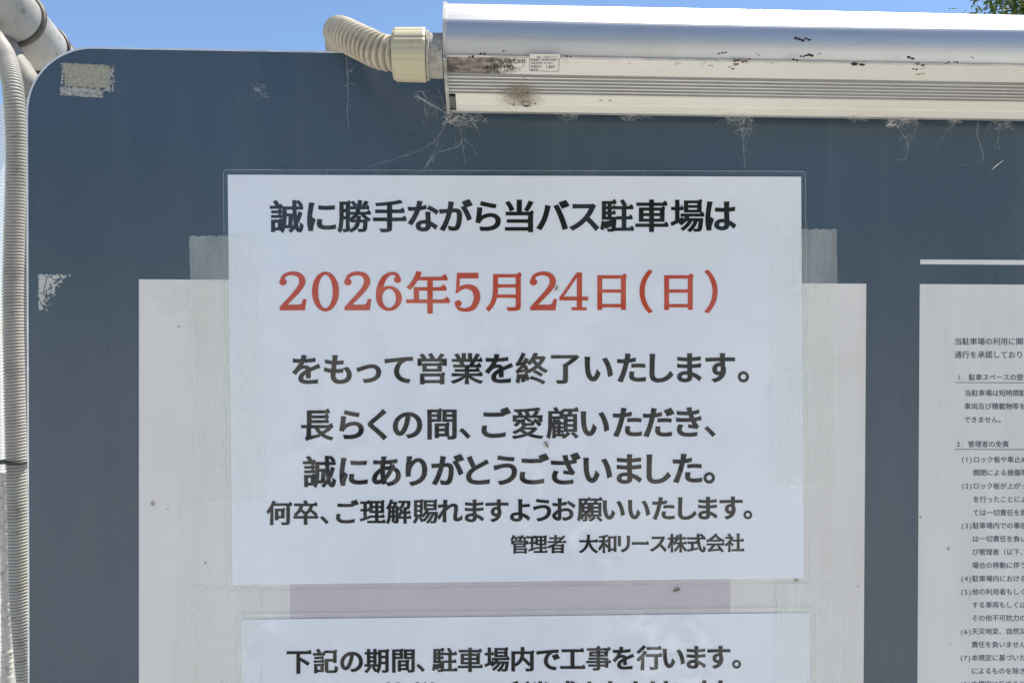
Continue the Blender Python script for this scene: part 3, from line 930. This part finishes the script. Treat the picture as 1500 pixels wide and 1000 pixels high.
# printing on the lamp's underside
NU = Vector((0, 12, 85)).normalized() * -1
def on_under(off):
    def f(u, v): return hit(u, v, (0, *[c for c in mm(*under(0.3))]), NU) + NU * off
    return f
ul = on_under(0.00012)
mb = MB()
run(mb, 'ワークス株式会社', 716, 89.5, 6.8, ul, 'bold')
run(mb, '0539119D', 711, 98.4, 7.8, ul, 'bold', 0.66)
mb.build('printed_text', M['ink_black'], lamp)
st_ = [ul(776, 79), ul(820.5, 79.6), ul(818.8, 105), ul(775, 104)]
rp = obj('rating_plate', st_, [(3, 2, 1, 0)], M['sticker'], lamp)
ul2 = on_under(0.00024)
mb = MB()
run(mb, '（株）日本サイン', 783, 83.6, 4.2, ul2)
run(mb, '定格電圧 AC100〜240V', 777.2, 88, 3.5, ul2)
run(mb, '定格周波数 50/60Hz', 777.2, 92.2, 3.5, ul2)
run(mb, '消費電力', 777, 97.3, 4.2, ul2)
run(mb, '16W', 798.5, 97.6, 7.0, ul2, 'bold', 0.62)
run(mb, '屋外用', 777, 102, 3.6, ul2)
mb.build('plate_text', M['ink_grey'], rp)
mb = MB()
q4 = [(775.6, 86.3), (819.2, 86.8), (818.2, 104.6), (775.4, 103.5)]
for i in range(4):
    a, b = Vector(q4[i]), Vector(q4[(i + 1) % 4])
    nrm = Vector((-(b - a).y, (b - a).x)).normalized() * 0.28
    mb.add([ul2(*(a - nrm)), ul2(*(b - nrm)), ul2(*(b + nrm)), ul2(*(a + nrm))], [(0, 1, 2, 3)])
mb.build('plate_frame', M['ink_grey'], rp)
# screw in the lower strip
sc = hit(771, 148, (0, *mm(*under(0.85))), NU) + NU * 0.0008
ax = Vector((1, 0, 0)); ay = NU.cross(ax).normalized()
mb = MB(); vs = []; S = 20
for ring, (r_, h) in enumerate(((0.0034, 0), (0.0034, 0.0008), (0.0030, 0.0020), (0.0020, 0.0029))):
    for k in range(S):
        an = 2 * math.pi * k / S
        vs.append(sc + ax * r_ * math.cos(an) + ay * r_ * math.sin(an) + NU * h)
fs = [(i * S + k, i * S + (k + 1) % S, (i + 1) * S + (k + 1) % S, (i + 1) * S + k) for i in range(3) for k in range(S)] + [tuple(3 * S + k for k in range(S))]
mb.add(vs, fs)
screw = mb.build('screw', M['steel'], lamp)
mb = MB()
for d1, d2 in ((ax + ay, ax - ay), (ax - ay, ax + ay)):
    d1 = d1.normalized() * 0.0019; d2 = d2.normalized() * 0.00035
    c_ = sc + NU * (0.00295 if d1.y > 0 else 0.00298)
    mb.add([c_ - d1 - d2, c_ + d1 - d2, c_ + d1 + d2, c_ - d1 + d2], [(0, 1, 2, 3)])
mb.build('screw_slot', M['dark'], screw)

# ------------------------------------------------------------------ flexible conduit feeding the lamp
cond = thing('flexible_conduit', 'ivory corrugated conduit with cream nut joining the left end of the lamp', 'conduit', P(600, 80, -80))
ctr = [P(596, 79.5, -80), P(575, 79, -79), P(556, 75.5, -76), P(538, 67, -71), P(521, 59, -64), P(508, 52.5, -54), P(499, 48.5, -38), P(496.5, 48, -14), P(497, 50, 15), P(498, 72, 44), P(500, 160, 60)]
path = resample(smooth_path(ctr, 30), 0.00064)
rad = []
for i in range(len(path)):
    ph = (i % 6) / 6.0
    rad.append(0.0112 if ph in (1/6, 2/6) else (0.0106 if ph in (0, 3/6) else 0.0082))
mb = MB().tube(path, rad, 48)
mb.build('corrugated_tube', M['conduit_ivory'], cond, smooth=False)
def lathe(c, d, prof, seg, mod=None):
    d = d.normalized(); a = d.cross(Vector((0, 0, 1))).normalized(); b = d.cross(a)
    vs, fs = [], []
    for t, r in prof:
        for k in range(seg):
            an = 2 * math.pi * k / seg
            rr = r * (mod(k, r) if mod else 1)
            vs.append(c + d * t + (a * math.cos(an) + b * math.sin(an)) * rr)
    for i in range(len(prof) - 1):
        for k in range(seg):
            fs.append((i * seg + k, i * seg + (k + 1) % seg, (i + 1) * seg + (k + 1) % seg, (i + 1) * seg + k))
    fs.append(tuple(range(seg - 1, -1, -1))); fs.append(tuple((len(prof) - 1) * seg + k for k in range(seg)))
    return vs, fs
g0 = P(575.5, 80.5, -80); g1 = P(625, 81, -80)
L = (g1 - g0).length
mb = MB().add(*lathe(g0, g1 - g0, [(0, 0.0112), (0.0003, 0.0150), (0.0022, 0.0163), (L - 0.0016, 0.0166), (L - 0.0004, 0.0162), (L, 0.0140)], 96, lambda k, r: 1 - (0.018 if (k % 6) in (0, 1) and r > 0.0155 else 0)))
mb.build('gland_nut', M['gland_cream'], cond)
g2 = P(626, 82, -80); g3 = Vector((LX0 + 0.0005, g2.y, g2.z))
L = (g3 - g2).length
mb = MB().add(*lathe(g2 - (g3 - g2) * 0.1, g3 - g2, [(0, 0.0120), (0.0008, 0.0152), (0.0022, 0.0152), (0.0026, 0.0136), (L * 1.1, 0.0138)], 40))
mb.build('collar', M['collar_grey'], cond, smooth=False)

# ------------------------------------------------------------------ dirt, cobwebs, insects
def thread(mb, uvs, ymm, rad, jit=1.0, rg=rnd, step_=5, plane=None):
    place = plane or P
    pts = [Vector((u, v, y)) for (u, v), y in zip(uvs, ymm)]
    sm = smooth_path(pts, step_) if len(pts) > 2 else [pts[0].lerp(pts[1], k / 4) for k in range(5)]
    mb.tube([place(p.x + rg.uniform(-jit, jit) * 0.5, p.y + rg.uniform(-jit, jit) * 0.5, p.z) for p in sm], rad, 4, False)
def web(name_label, strands, seed, fuzz=(), mat='web', group='cobwebs around the lamp', plane=None):
    rg = random.Random(seed)
    mb = MB()
    o0 = P(strands[0][0][0][0], strands[0][0][0][1], -10) if strands else P(fuzz[0][0], fuzz[0][1], fuzz[0][4])
    for uvs, y0, y1, r_ in strands:
        n_ = len(uvs)
        thread(mb, uvs, [y0 + (y1 - y0) * k / (n_ - 1) for k in range(n_)], r_ / 2700.0, 1.6, rg)
        for k in range(int(n_ * 1.6)):            # side hairs
            i = rg.randrange(n_ - 1); tt = rg.random()
            a = Vector(uvs[i]).lerp(Vector(uvs[i + 1]), tt)
            an = rg.uniform(0, 6.28); ln = rg.uniform(4, 15)
            b = a + Vector((math.cos(an), math.sin(an))) * ln
            yy = y0 + (y1 - y0) * (i + tt) / (n_ - 1)
            thread(mb, [tuple(a), tuple((a + b) / 2 + Vector((rg.uniform(-4, 4), rg.uniform(-4, 4)))), tuple(b)], [yy, yy, yy], r_ / 5200.0, 1, rg)
    for cu, cv, ru, rv, yy, cnt, r_ in fuzz:
        for k in range(cnt):
            an = rg.uniform(0, 6.28); rr = rg.random() ** 0.7
            a = Vector((cu + ru * rr * math.cos(an), cv + rv * rr * math.sin(an)))
            an2 = rg.uniform(0, 6.28); ln = rg.uniform(3, 0.8 * ru)
            b = a + Vector((math.cos(an2), 0.6 * math.sin(an2))) * ln
            mid = (a + b) / 2 + Vector((rg.uniform(-4, 4), rg.uniform(-3, 3)))
            ys = yy + rg.uniform(-2.5, 1.5)
            if plane: ys = rg.uniform(0.4, 3.2)
            thread(mb, [tuple(a), tuple(mid), tuple(b)], [ys, ys, ys], r_ / (1250.0 if plane else 1700.0), 1, rg, 4, plane)
    o = mb.build('cobweb', M[mat], None, o0)
    return tag(o, name_label, 'cobweb', group)
web('single cobweb thread hanging down the board below the ivory conduit', [([(507, 84), (509, 110), (510, 140), (509, 165), (511, 190)], -6, -2, 0.16)], 1)
web('large branching cobweb hanging from the left end of the lamp', [
    ([(606, 136), (622, 148), (640, 158), (655, 168), (663, 178)], -30, -14, 0.20),
    ([(618, 132), (628, 150), (640, 162)], -30, -20, 0.14), ([(640, 130), (650, 150), (658, 170)], -34, -14, 0.12),
    ([(612, 142), (630, 152), (646, 160)], -28, -18, 0.22),
    ([(622, 150), (623, 164), (627, 172)], -22, -16, 0.10),
    ([(660, 165), (672, 185), (676, 203), (672, 214), (650, 221), (634, 226), (626, 240)], -14, -3, 0.16),
    ([(676, 203), (690, 212), (700, 230)], -6, -3, 0.10), ([(675, 205), (680, 225), (682, 245)], -5, -2, 0.10),
    ([(672, 182), (686, 178), (697, 170), (706, 163)], -14, -16, 0.16), ([(690, 176), (698, 188), (703, 200)], -12, -8, 0.14),
    ([(655, 172), (648, 192), (630, 212), (600, 226), (560, 238), (537, 245)], -12, -2, 0.11),
    ([(645, 192), (640, 214), (630, 236), (620, 252)], -8, -2, 0.10)], 2, [(664, 172, 16, 12, -16, 70, 0.10), (690, 172, 22, 10, -16, 40, 0.07)])
web('funnel shaped cobweb hanging from the middle of the lamp down to the sheet', [
    ([(1055, 164), (1072, 178), (1086, 192), (1089, 215), (1091, 245)], -14, -3, 0.15), ([(1105, 166), (1098, 184), (1090, 200)], -14, -8, 0.12),
    ([(1080, 164), (1085, 182), (1088, 204)], -14, -8, 0.12), ([(1100, 190), (1094, 208), (1090, 222)], -8, -4, 0.09)], 3, [(1082, 172, 26, 9, -14, 80, 0.07), (1088, 186, 12, 10, -10, 30, 0.06)])
web('small cobweb with a curled tail below the right part of the lamp', [
    ([(1302, 173), (1318, 190), (1329, 208), (1330, 220), (1325, 233), (1317, 235)], -14, -3, 0.17), ([(1343, 172), (1340, 192), (1331, 208)], -14, -6, 0.11),
    ([(1310, 178), (1325, 182), (1342, 176)], -14, -12, 0.09)], 4, [(1322, 178, 24, 8, -14, 70, 0.07), (1304, 182, 5, 4, -12, 25, 0.14)])
web('thin slanting cobweb strand below the right part of the lamp', [([(1405, 173), (1392, 186), (1383, 197), (1380, 208)], -14, -4, 0.11), ([(1360, 186), (1374, 180), (1400, 176)], -12, -13, 0.07)], 5, [(1398, 177, 12, 5, -14, 25, 0.07)])
web('crooked cobweb strand with a knot near the right edge', [([(1434, 178), (1431, 195), (1435, 210), (1440, 228), (1438, 242)], -14, -3, 0.15), ([(1438, 240), (1420, 241), (1397, 243)], -3, -2, 0.06)], 6)
web('dotted short cobweb at the right edge of the picture', [([(1458, 180), (1464, 195), (1462, 208), (1465, 220)], -14, -4, 0.12), ([(1480, 178), (1474, 184), (1486, 190)], -14, -10, 0.08)], 8, [(1466, 182, 18, 6, -14, 40, 0.06)])
web('scratchy web remains on the board to the right of the old cloth tape', [([(370, 124), (376, 132), (383, 139), (390, 143)], -0.7, -0.7, 0.16)], 9, [(380, 132, 11, 9, -0.9, 26, 0.07)])
# fluffy nest round the screw
UY = lambda v: -95 + 85 * 0.84
web('fluffy dusty spider nest around the screw of the lamp', [], 11,
    [(763, 137, 28, 14, -27, 300, 0.085), (760, 131, 15, 7, -29, 130, 0.11)], 'web_dust', plane=lambda u, v, off: hit(u, v, (0, *mm(*under(0.8))), NU) + NU * (off / 1000.0 + 0.0009))
# a ruff of dusty silk under the lamp's edge
web('low fringe of dusty silk under the lamp, right of the screw', [([(815, 166), (826, 176), (846, 172)], -12, -8, 0.10)], 12, [(834, 170, 14, 4, -12, 24, 0.06)])
web('wide low fringe of dusty silk under the lamp, above the first bracket', [([(905, 167), (918, 178), (945, 170)], -12, -8, 0.10)], 13, [(926, 170, 24, 4, -12, 40, 0.06)])
web('short fringe of dusty silk under the lamp, beside a pale crumb', [([(1240, 172), (1256, 176), (1275, 173)], -12, -10, 0.10)], 14, [(1256, 172, 14, 4, -12, 34, 0.10)])

# clots and flakes of dirt
seed = 20
def clot(label, u, v, w, h, plane, mat, group=None, n_=3, name='dirt_flake', cat='dirt'):
    global seed
    seed += 1
    rg = random.Random(seed)
    c0 = plane(u, v)
    mb = MB()
    for k in range(n_):
        uu = u + (k / max(1, n_ - 1) - 0.5) * w * 0.8 if n_ > 1 else u
        vv = v + rg.uniform(-0.42, 0.42) * h
        r_ = 0.36 * max(w / n_ * 1.5, h * 0.7) / FPX * 0.53
        mb.blob(plane(uu, vv), r_ * rg.uniform(0.7, 1.1), rg.uniform(0.9, 1.5), 0.3, 0.45 * h / max(w / n_, h) + 0.35, 0.7, 2, seed + k)
    o = mb.build(name, mat, None, c0)
    return tag(o, label, cat, group)
uplane = on_under(0.0003)
def front(u, v): return hit(u, v, (0, tube[8][0] / 1000.0, ZC + tube[8][1] / 1000.0), Vector((0, -1, -0.1)).normalized())
clot('black flake on the silver tube of the lamp, right of the middle', 1176, 58, 24, 6, front, M['flake'], None, 5)
clot('black flake on the lamp seam under the flake on the silver tube', 1181, 80.5, 20, 4, uplane, M['flake'], None, 5)
clot('brown lump of mud on the white face of the lamp above the middle web', 1088, 90, 24, 9, uplane, M['mud'], None, 5, 'mud_lump', 'mud')
clot('brown lump of mud on the white face of the lamp towards its right', 1348, 92, 10, 7, uplane, M['mud'], None, 2, 'mud_lump', 'mud')
clot('tan lump of mud on the white face just below the brown lump at the right', 1349, 109, 8, 9, uplane, M['web_dust'], None, 2, 'mud_lump', 'mud')
clot('dark clot of dirt in the left lower corner of the lamp', 663, 172, 10, 14, lambda u, v: P(u, v, -14), M['flake'], None, 4, 'dirt_clot')
clot('dark hole-like clot above the screw of the lamp', 766, 132, 16, 5, on_under(0.0022), M['flake'], None, 3, 'dirt_clot')
clot('pale crumb stuck under the lamp edge at the right', 1257, 172, 12, 5, lambda u, v: P(u, v, -14), M['straw'], None, 3, 'dirt_clot')
for u, v, w in ((1055, 78, 6), (1041, 95.5, 5), (1050, 89, 4), (1071, 99, 6), (1079, 89, 6), (1165, 86.5, 6), (1257, 93, 14), (1334, 84, 7), (1340, 100, 6), (1388, 92, 5), (1400, 91, 5), (1062, 77, 4), (1110, 79, 3), (1200, 79, 3), (1424, 84.5, 3), (739, 75, 5), (833, 83, 7), (717, 88, 5), (707, 79, 7), (690, 83, 6), (769, 115, 4)):
    clot('small black speck of dirt stuck to the white face of the lamp', u, v, w, 4, uplane, M['flake'], 'specks of dirt on the lamp', 2)
for u, v in ((880, 145), (894, 146), (784, 148), (752, 151)):
    clot('small dark spot on the cream lower strip of the lamp', u, v, 4, 4, on_under(0.0009), M['mud'], 'spots on the cream strip of the lamp', 1)

def insect(label, u, v, y, ang, size):
    t = thing('dead_insect', label, 'insect', P(u, v, y))
    k = size / FPX * 0.6
    ca, sa = math.cos(R(ang)), math.sin(R(ang))
    c0 = P(u, v, y)
    def at(a, b, d=0): return c0 + Vector(((a * ca - b * sa) * k, -0.0004 - d, (a * sa + b * ca) * k))
    mb = MB()
    mb.tube([at(-0.5, 0), at(-0.3, 0.02), at(0, 0), at(0.15, 0), at(0.25, 0), at(0.4, 0.02), at(0.5, 0)], [k * 0.03, k * 0.10, k * 0.11, k * 0.06, k * 0.12, k * 0.10, k * 0.02], 8)
    mb.build('body', M['insect'], t, smooth=True)
    for s in (-1, 1):
        for a in (-0.1, 0.1, 0.3):
            MB().tube([at(a, 0), at(a + 0.08 * s, 0.25 * s), at(a - 0.05, 0.42 * s)], k * 0.018, 4).build('leg', M['insect'], t)
insect('dried insect on the notice beside the figure 2 of the red date', 815, 422.5, -1.7, 60, 9)
insect('dried insect on the notice under the fourth line of lettering', 800.5, 651, -1.7, 115, 11)
insect('dark dead insect on the lilac strip between the two sheets', 991, 864, -1.0, 20, 11)
insect('dark dead insect on the white panel at the lower edge of the closing notice', 1166, 849, -3.2, 10, 8)
mb = MB().tube([P(1453, 248.5, -0.6), P(1460, 242, -0.8), P(1470, 234.5, -0.6)], [0.0002, 0.0005, 0.0002], 6)
tag(mb.build('straw', M['straw'], None, P(1460, 242, -0.6)), 'short pale piece of straw stuck to the board at the right', 'straw')

# ------------------------------------------------------------------ left of the board: pipes, conduits, net
arm = thing('support_pipe', 'white painted diagonal pipe with dark bands behind the upper left corner of the board', 'pipe', P(50, 65, 160))
A0 = P(-28, -27, 80); A3 = P(125, 148, 270)
mb = MB().tube([A0, A0.lerp(A3, 0.5), A3], 0.0238, 40)
mb.build('pipe', M['pipe_white'], arm, smooth=True)
dv = (A3 - A0)
def on_axis(t): return A0 + dv * t
def band(t, w, extra, mat, lean=0.0):
    c = on_axis(t); d = dv.normalized()
    a = d.cross(Vector((0, 0, 1))).normalized(); b = d.cross(a)
    d2 = (d + a * lean).normalized()
    pts = []
    for k in range(49):
        an = 2 * math.pi * k / 48
        pts.append(c + (a * math.cos(an) + b * math.sin(an)) * (0.0238 + extra) + d * lean * math.cos(an) * 0.02)
    MB().tube(pts, w, 8, False).build('band', mat, arm, smooth=True)
band(0.27, 0.0030, 0.0003, M['tie_brown'])
band(0.50, 0.0021, 0.0003, M['tie_black'], 0.15)
band(0.635, 0.0014, 0.0002, M['tie_brown'])
c0_, c1_ = on_axis(0.60), on_axis(0.645)
MB().add(*lathe(c0_, c1_ - c0_, [(0, 0.0238), (0.0004, 0.0252), (0.010, 0.0252), (0.0104, 0.0238)], 40)).build('sleeve', M['pipe_white'], arm, smooth=False)
br = thing('bracket_pipe', 'dirty off-white short pipe beside the corrugated conduit at the upper left', 'pipe', P(30, 110, 150))
MB().tube([P(-12, 48, 118), P(8, 78, 120), P(34, 118, 124), P(62, 160, 130)], 0.0125, 24).build('pipe_body', M['pipe_dirty'] if 'pipe_dirty' in M else plastic('dirty_pipe', (0.28, 0.26, 0.23), (0.07, 0.085, 0.065), 0.5, 0.8, 40), br, smooth=True)

def corr(label, ctr, r0, pitch, mat, ties=(), name='corrugated_conduit'):
    t = thing(name, label, 'conduit', ctr[2])
    path = resample(smooth_path(ctr, 40), pitch / 6)
    rad = [r0 if (i % 6) in (1, 2, 3) else (r0 * 0.95 if (i % 6) in (0, 4) else r0 * 0.76) for i in range(len(path))]
    MB().tube(path, rad, 22).build('corrugated_tube', mat, t, smooth=True)
    return t
y_ = 40
cb = corr('beige corrugated conduit running down the left edge of the board', [P(-30, 25, y_ + 60), P(-4, 62, y_ + 40), P(9, 85, y_ + 20), P(19, 130, y_), P(24, 220, y_), P(21, 340, y_), P(19, 440, y_), P(21, 560, y_), P(24, 680, y_), P(27, 800, y_), P(29, 870, y_), P(36, 960, y_), P(44, 1060, y_), P(52, 1250, y_)], 0.0073, 0.0024, M['conduit_beige'])
pts = []
c_ = P(23.6, 676, y_)
for k in range(33):
    an = 2 * math.pi * k / 32
    pts.append(c_ + Vector((math.cos(an) * 0.0083, math.sin(an) * 0.0083, math.cos(an) * -0.0004)))
mb = MB().tube(pts, 0.0011, 8, False)
mb.box(tuple(c_ + Vector((-0.0105, -0.003, -0.0015))), tuple(c_ + Vector((-0.0068, 0.002, 0.0018))))
mb.tube([c_ + Vector((-0.009, -0.001, 0)), c_ + Vector((-0.0135, -0.002, 0.0002))], 0.0008, 6)
mb.build('cable_tie', M['tie_black'], cb)
corr('grey corrugated conduit half hidden behind the left edge of the board', [P(50, 150, 62), P(39, 260, 62), P(37.5, 400, 62), P(38, 470, 62), P(44, 600, 62), P(60, 800, 62)], 0.0066, 0.0024, M['conduit_grey'])

# pale net hanging behind the conduit
nx = thing('mesh_sheet', 'pale woven mesh sheet hanging behind the conduit at the left', 'mesh sheet', P(-60, 500, 150))
vs, fs = [], []
nu, nv = 20, 40
for j in range(nv + 1):
    for i in range(nu + 1):
        s, r_ = i / nu, j / nv
        u = -420 + (48 + 420) * s; v = 152 + 1400 * r_
        vs.append(P(u, v, 150 + 8 * math.sin(s * 19 + r_ * 2)))
for j in range(nv):
    for i in range(nu):
        k = j * (nu + 1) + i
        fs.append((k + nu + 1, k + nu + 2, k + 1, k))
obj('mesh_cloth', vs, fs, M['net'], nx, smooth=True)
pts = smooth_path([P(6, 690, 120), P(8, 780, 120), P(10, 860, 120), P(11, 940, 120), P(10, 1010, 120), P(10, 1200, 120)], 30)
rg = random.Random(5)
MB().tube(pts, [0.0046 + rg.uniform(-0.0004, 0.0004) for _ in pts], 12).build('hem', M['net_hem'], nx, smooth=True)

# ------------------------------------------------------------------ tree behind, at the upper right
def tree(label, base, crown_c, crown_r, nleaf, seed, big=1.0):
    rg = random.Random(seed)
    t = thing('tree', label, 'tree', base)
    b = Vector(base); cc = Vector(crown_c)
    mb = MB()
    top = cc + Vector((0, 0, crown_r * 0.5))
    mb.tube([b, b.lerp(top, 0.3) + Vector((0.1, 0, 0)), b.lerp(top, 0.65), top], [0.24, 0.18, 0.11, 0.03], 14)
    tips = []
    for k in range(34):
        an = rg.uniform(0, 6.28); el = rg.uniform(-0.55, 1.2)
        st_ = b.lerp(top, rg.uniform(0.35, 0.9))
        d = Vector((math.cos(an) * math.cos(el), math.sin(an) * math.cos(el), math.sin(el)))
        e = cc + d * crown_r * rg.uniform(0.75, 1.05)
        mid = st_.lerp(e, 0.5) + Vector((rg.uniform(-.2, .2), rg.uniform(-.2, .2), rg.uniform(0, .3)))
        mb.tube([st_, mid, e], [0.05, 0.03, 0.008], 6)
        for tt in (0.3, 0.5, 0.65, 0.8, 0.9, 1.0): tips.append(st_.lerp(mid, tt * 2) if tt < 0.5 else mid.lerp(e, tt * 2 - 1))
    mb.build('trunk', M['bark'], t)
    lb = MB()
    for k in range(nleaf):
        c_ = tips[rg.randrange(len(tips))] + Vector((rg.gauss(0, .24), rg.gauss(0, .24), rg.gauss(0, .2)))
        a = Vector((rg.gauss(0, 1), rg.gauss(0, 1), rg.gauss(0, .6))).normalized()
        n_ = Vector((rg.gauss(0, .7), rg.gauss(0, .7), 1)).normalized()
        w_ = n_.cross(a).normalized()
        L_ = rg.uniform(0.035, 0.065) * big; W_ = L_ * 0.36
        lb.add([c_ - a * L_, c_ - a * L_ * 0.2 + w_ * W_, c_ + a * L_, c_ - a * L_ * 0.2 - w_ * W_], [(0, 1, 2, 3)])
    lb.build('crown', M['leaf'], t)
pc = P(1494, 2, 9500)
tree('leafy green tree reaching into the sky at the upper right corner', (pc.x + 2.6, pc.y + 1.2, 0), (pc.x + 2.25, pc.y + 0.8, pc.z + 1.3), 2.2, 42000, 5)

# across the lot, behind the viewer: they show only as dark and pale shapes in the glossy sheets; the small near one is added to darken their middle
for k, (x, y, cz, cr) in enumerate(((-8.5, -17, 3.4, 2.7), (0.1, -8.6, 3.0, 1.5), (4.2, -16, 2.9, 2.1), (11.5, -18, 3.6, 2.9))):
    tree(['broad tree across the lot, the one farthest to the left', 'small round tree standing alone in the lot, nearest to the board', 'middle sized tree across the lot with a low crown', 'broad tree across the lot, farthest to the right'][k], (x, y, 0), (x, y, cz), cr, 5200, 30 + k, 2.6 if k == 1 else 3.2)
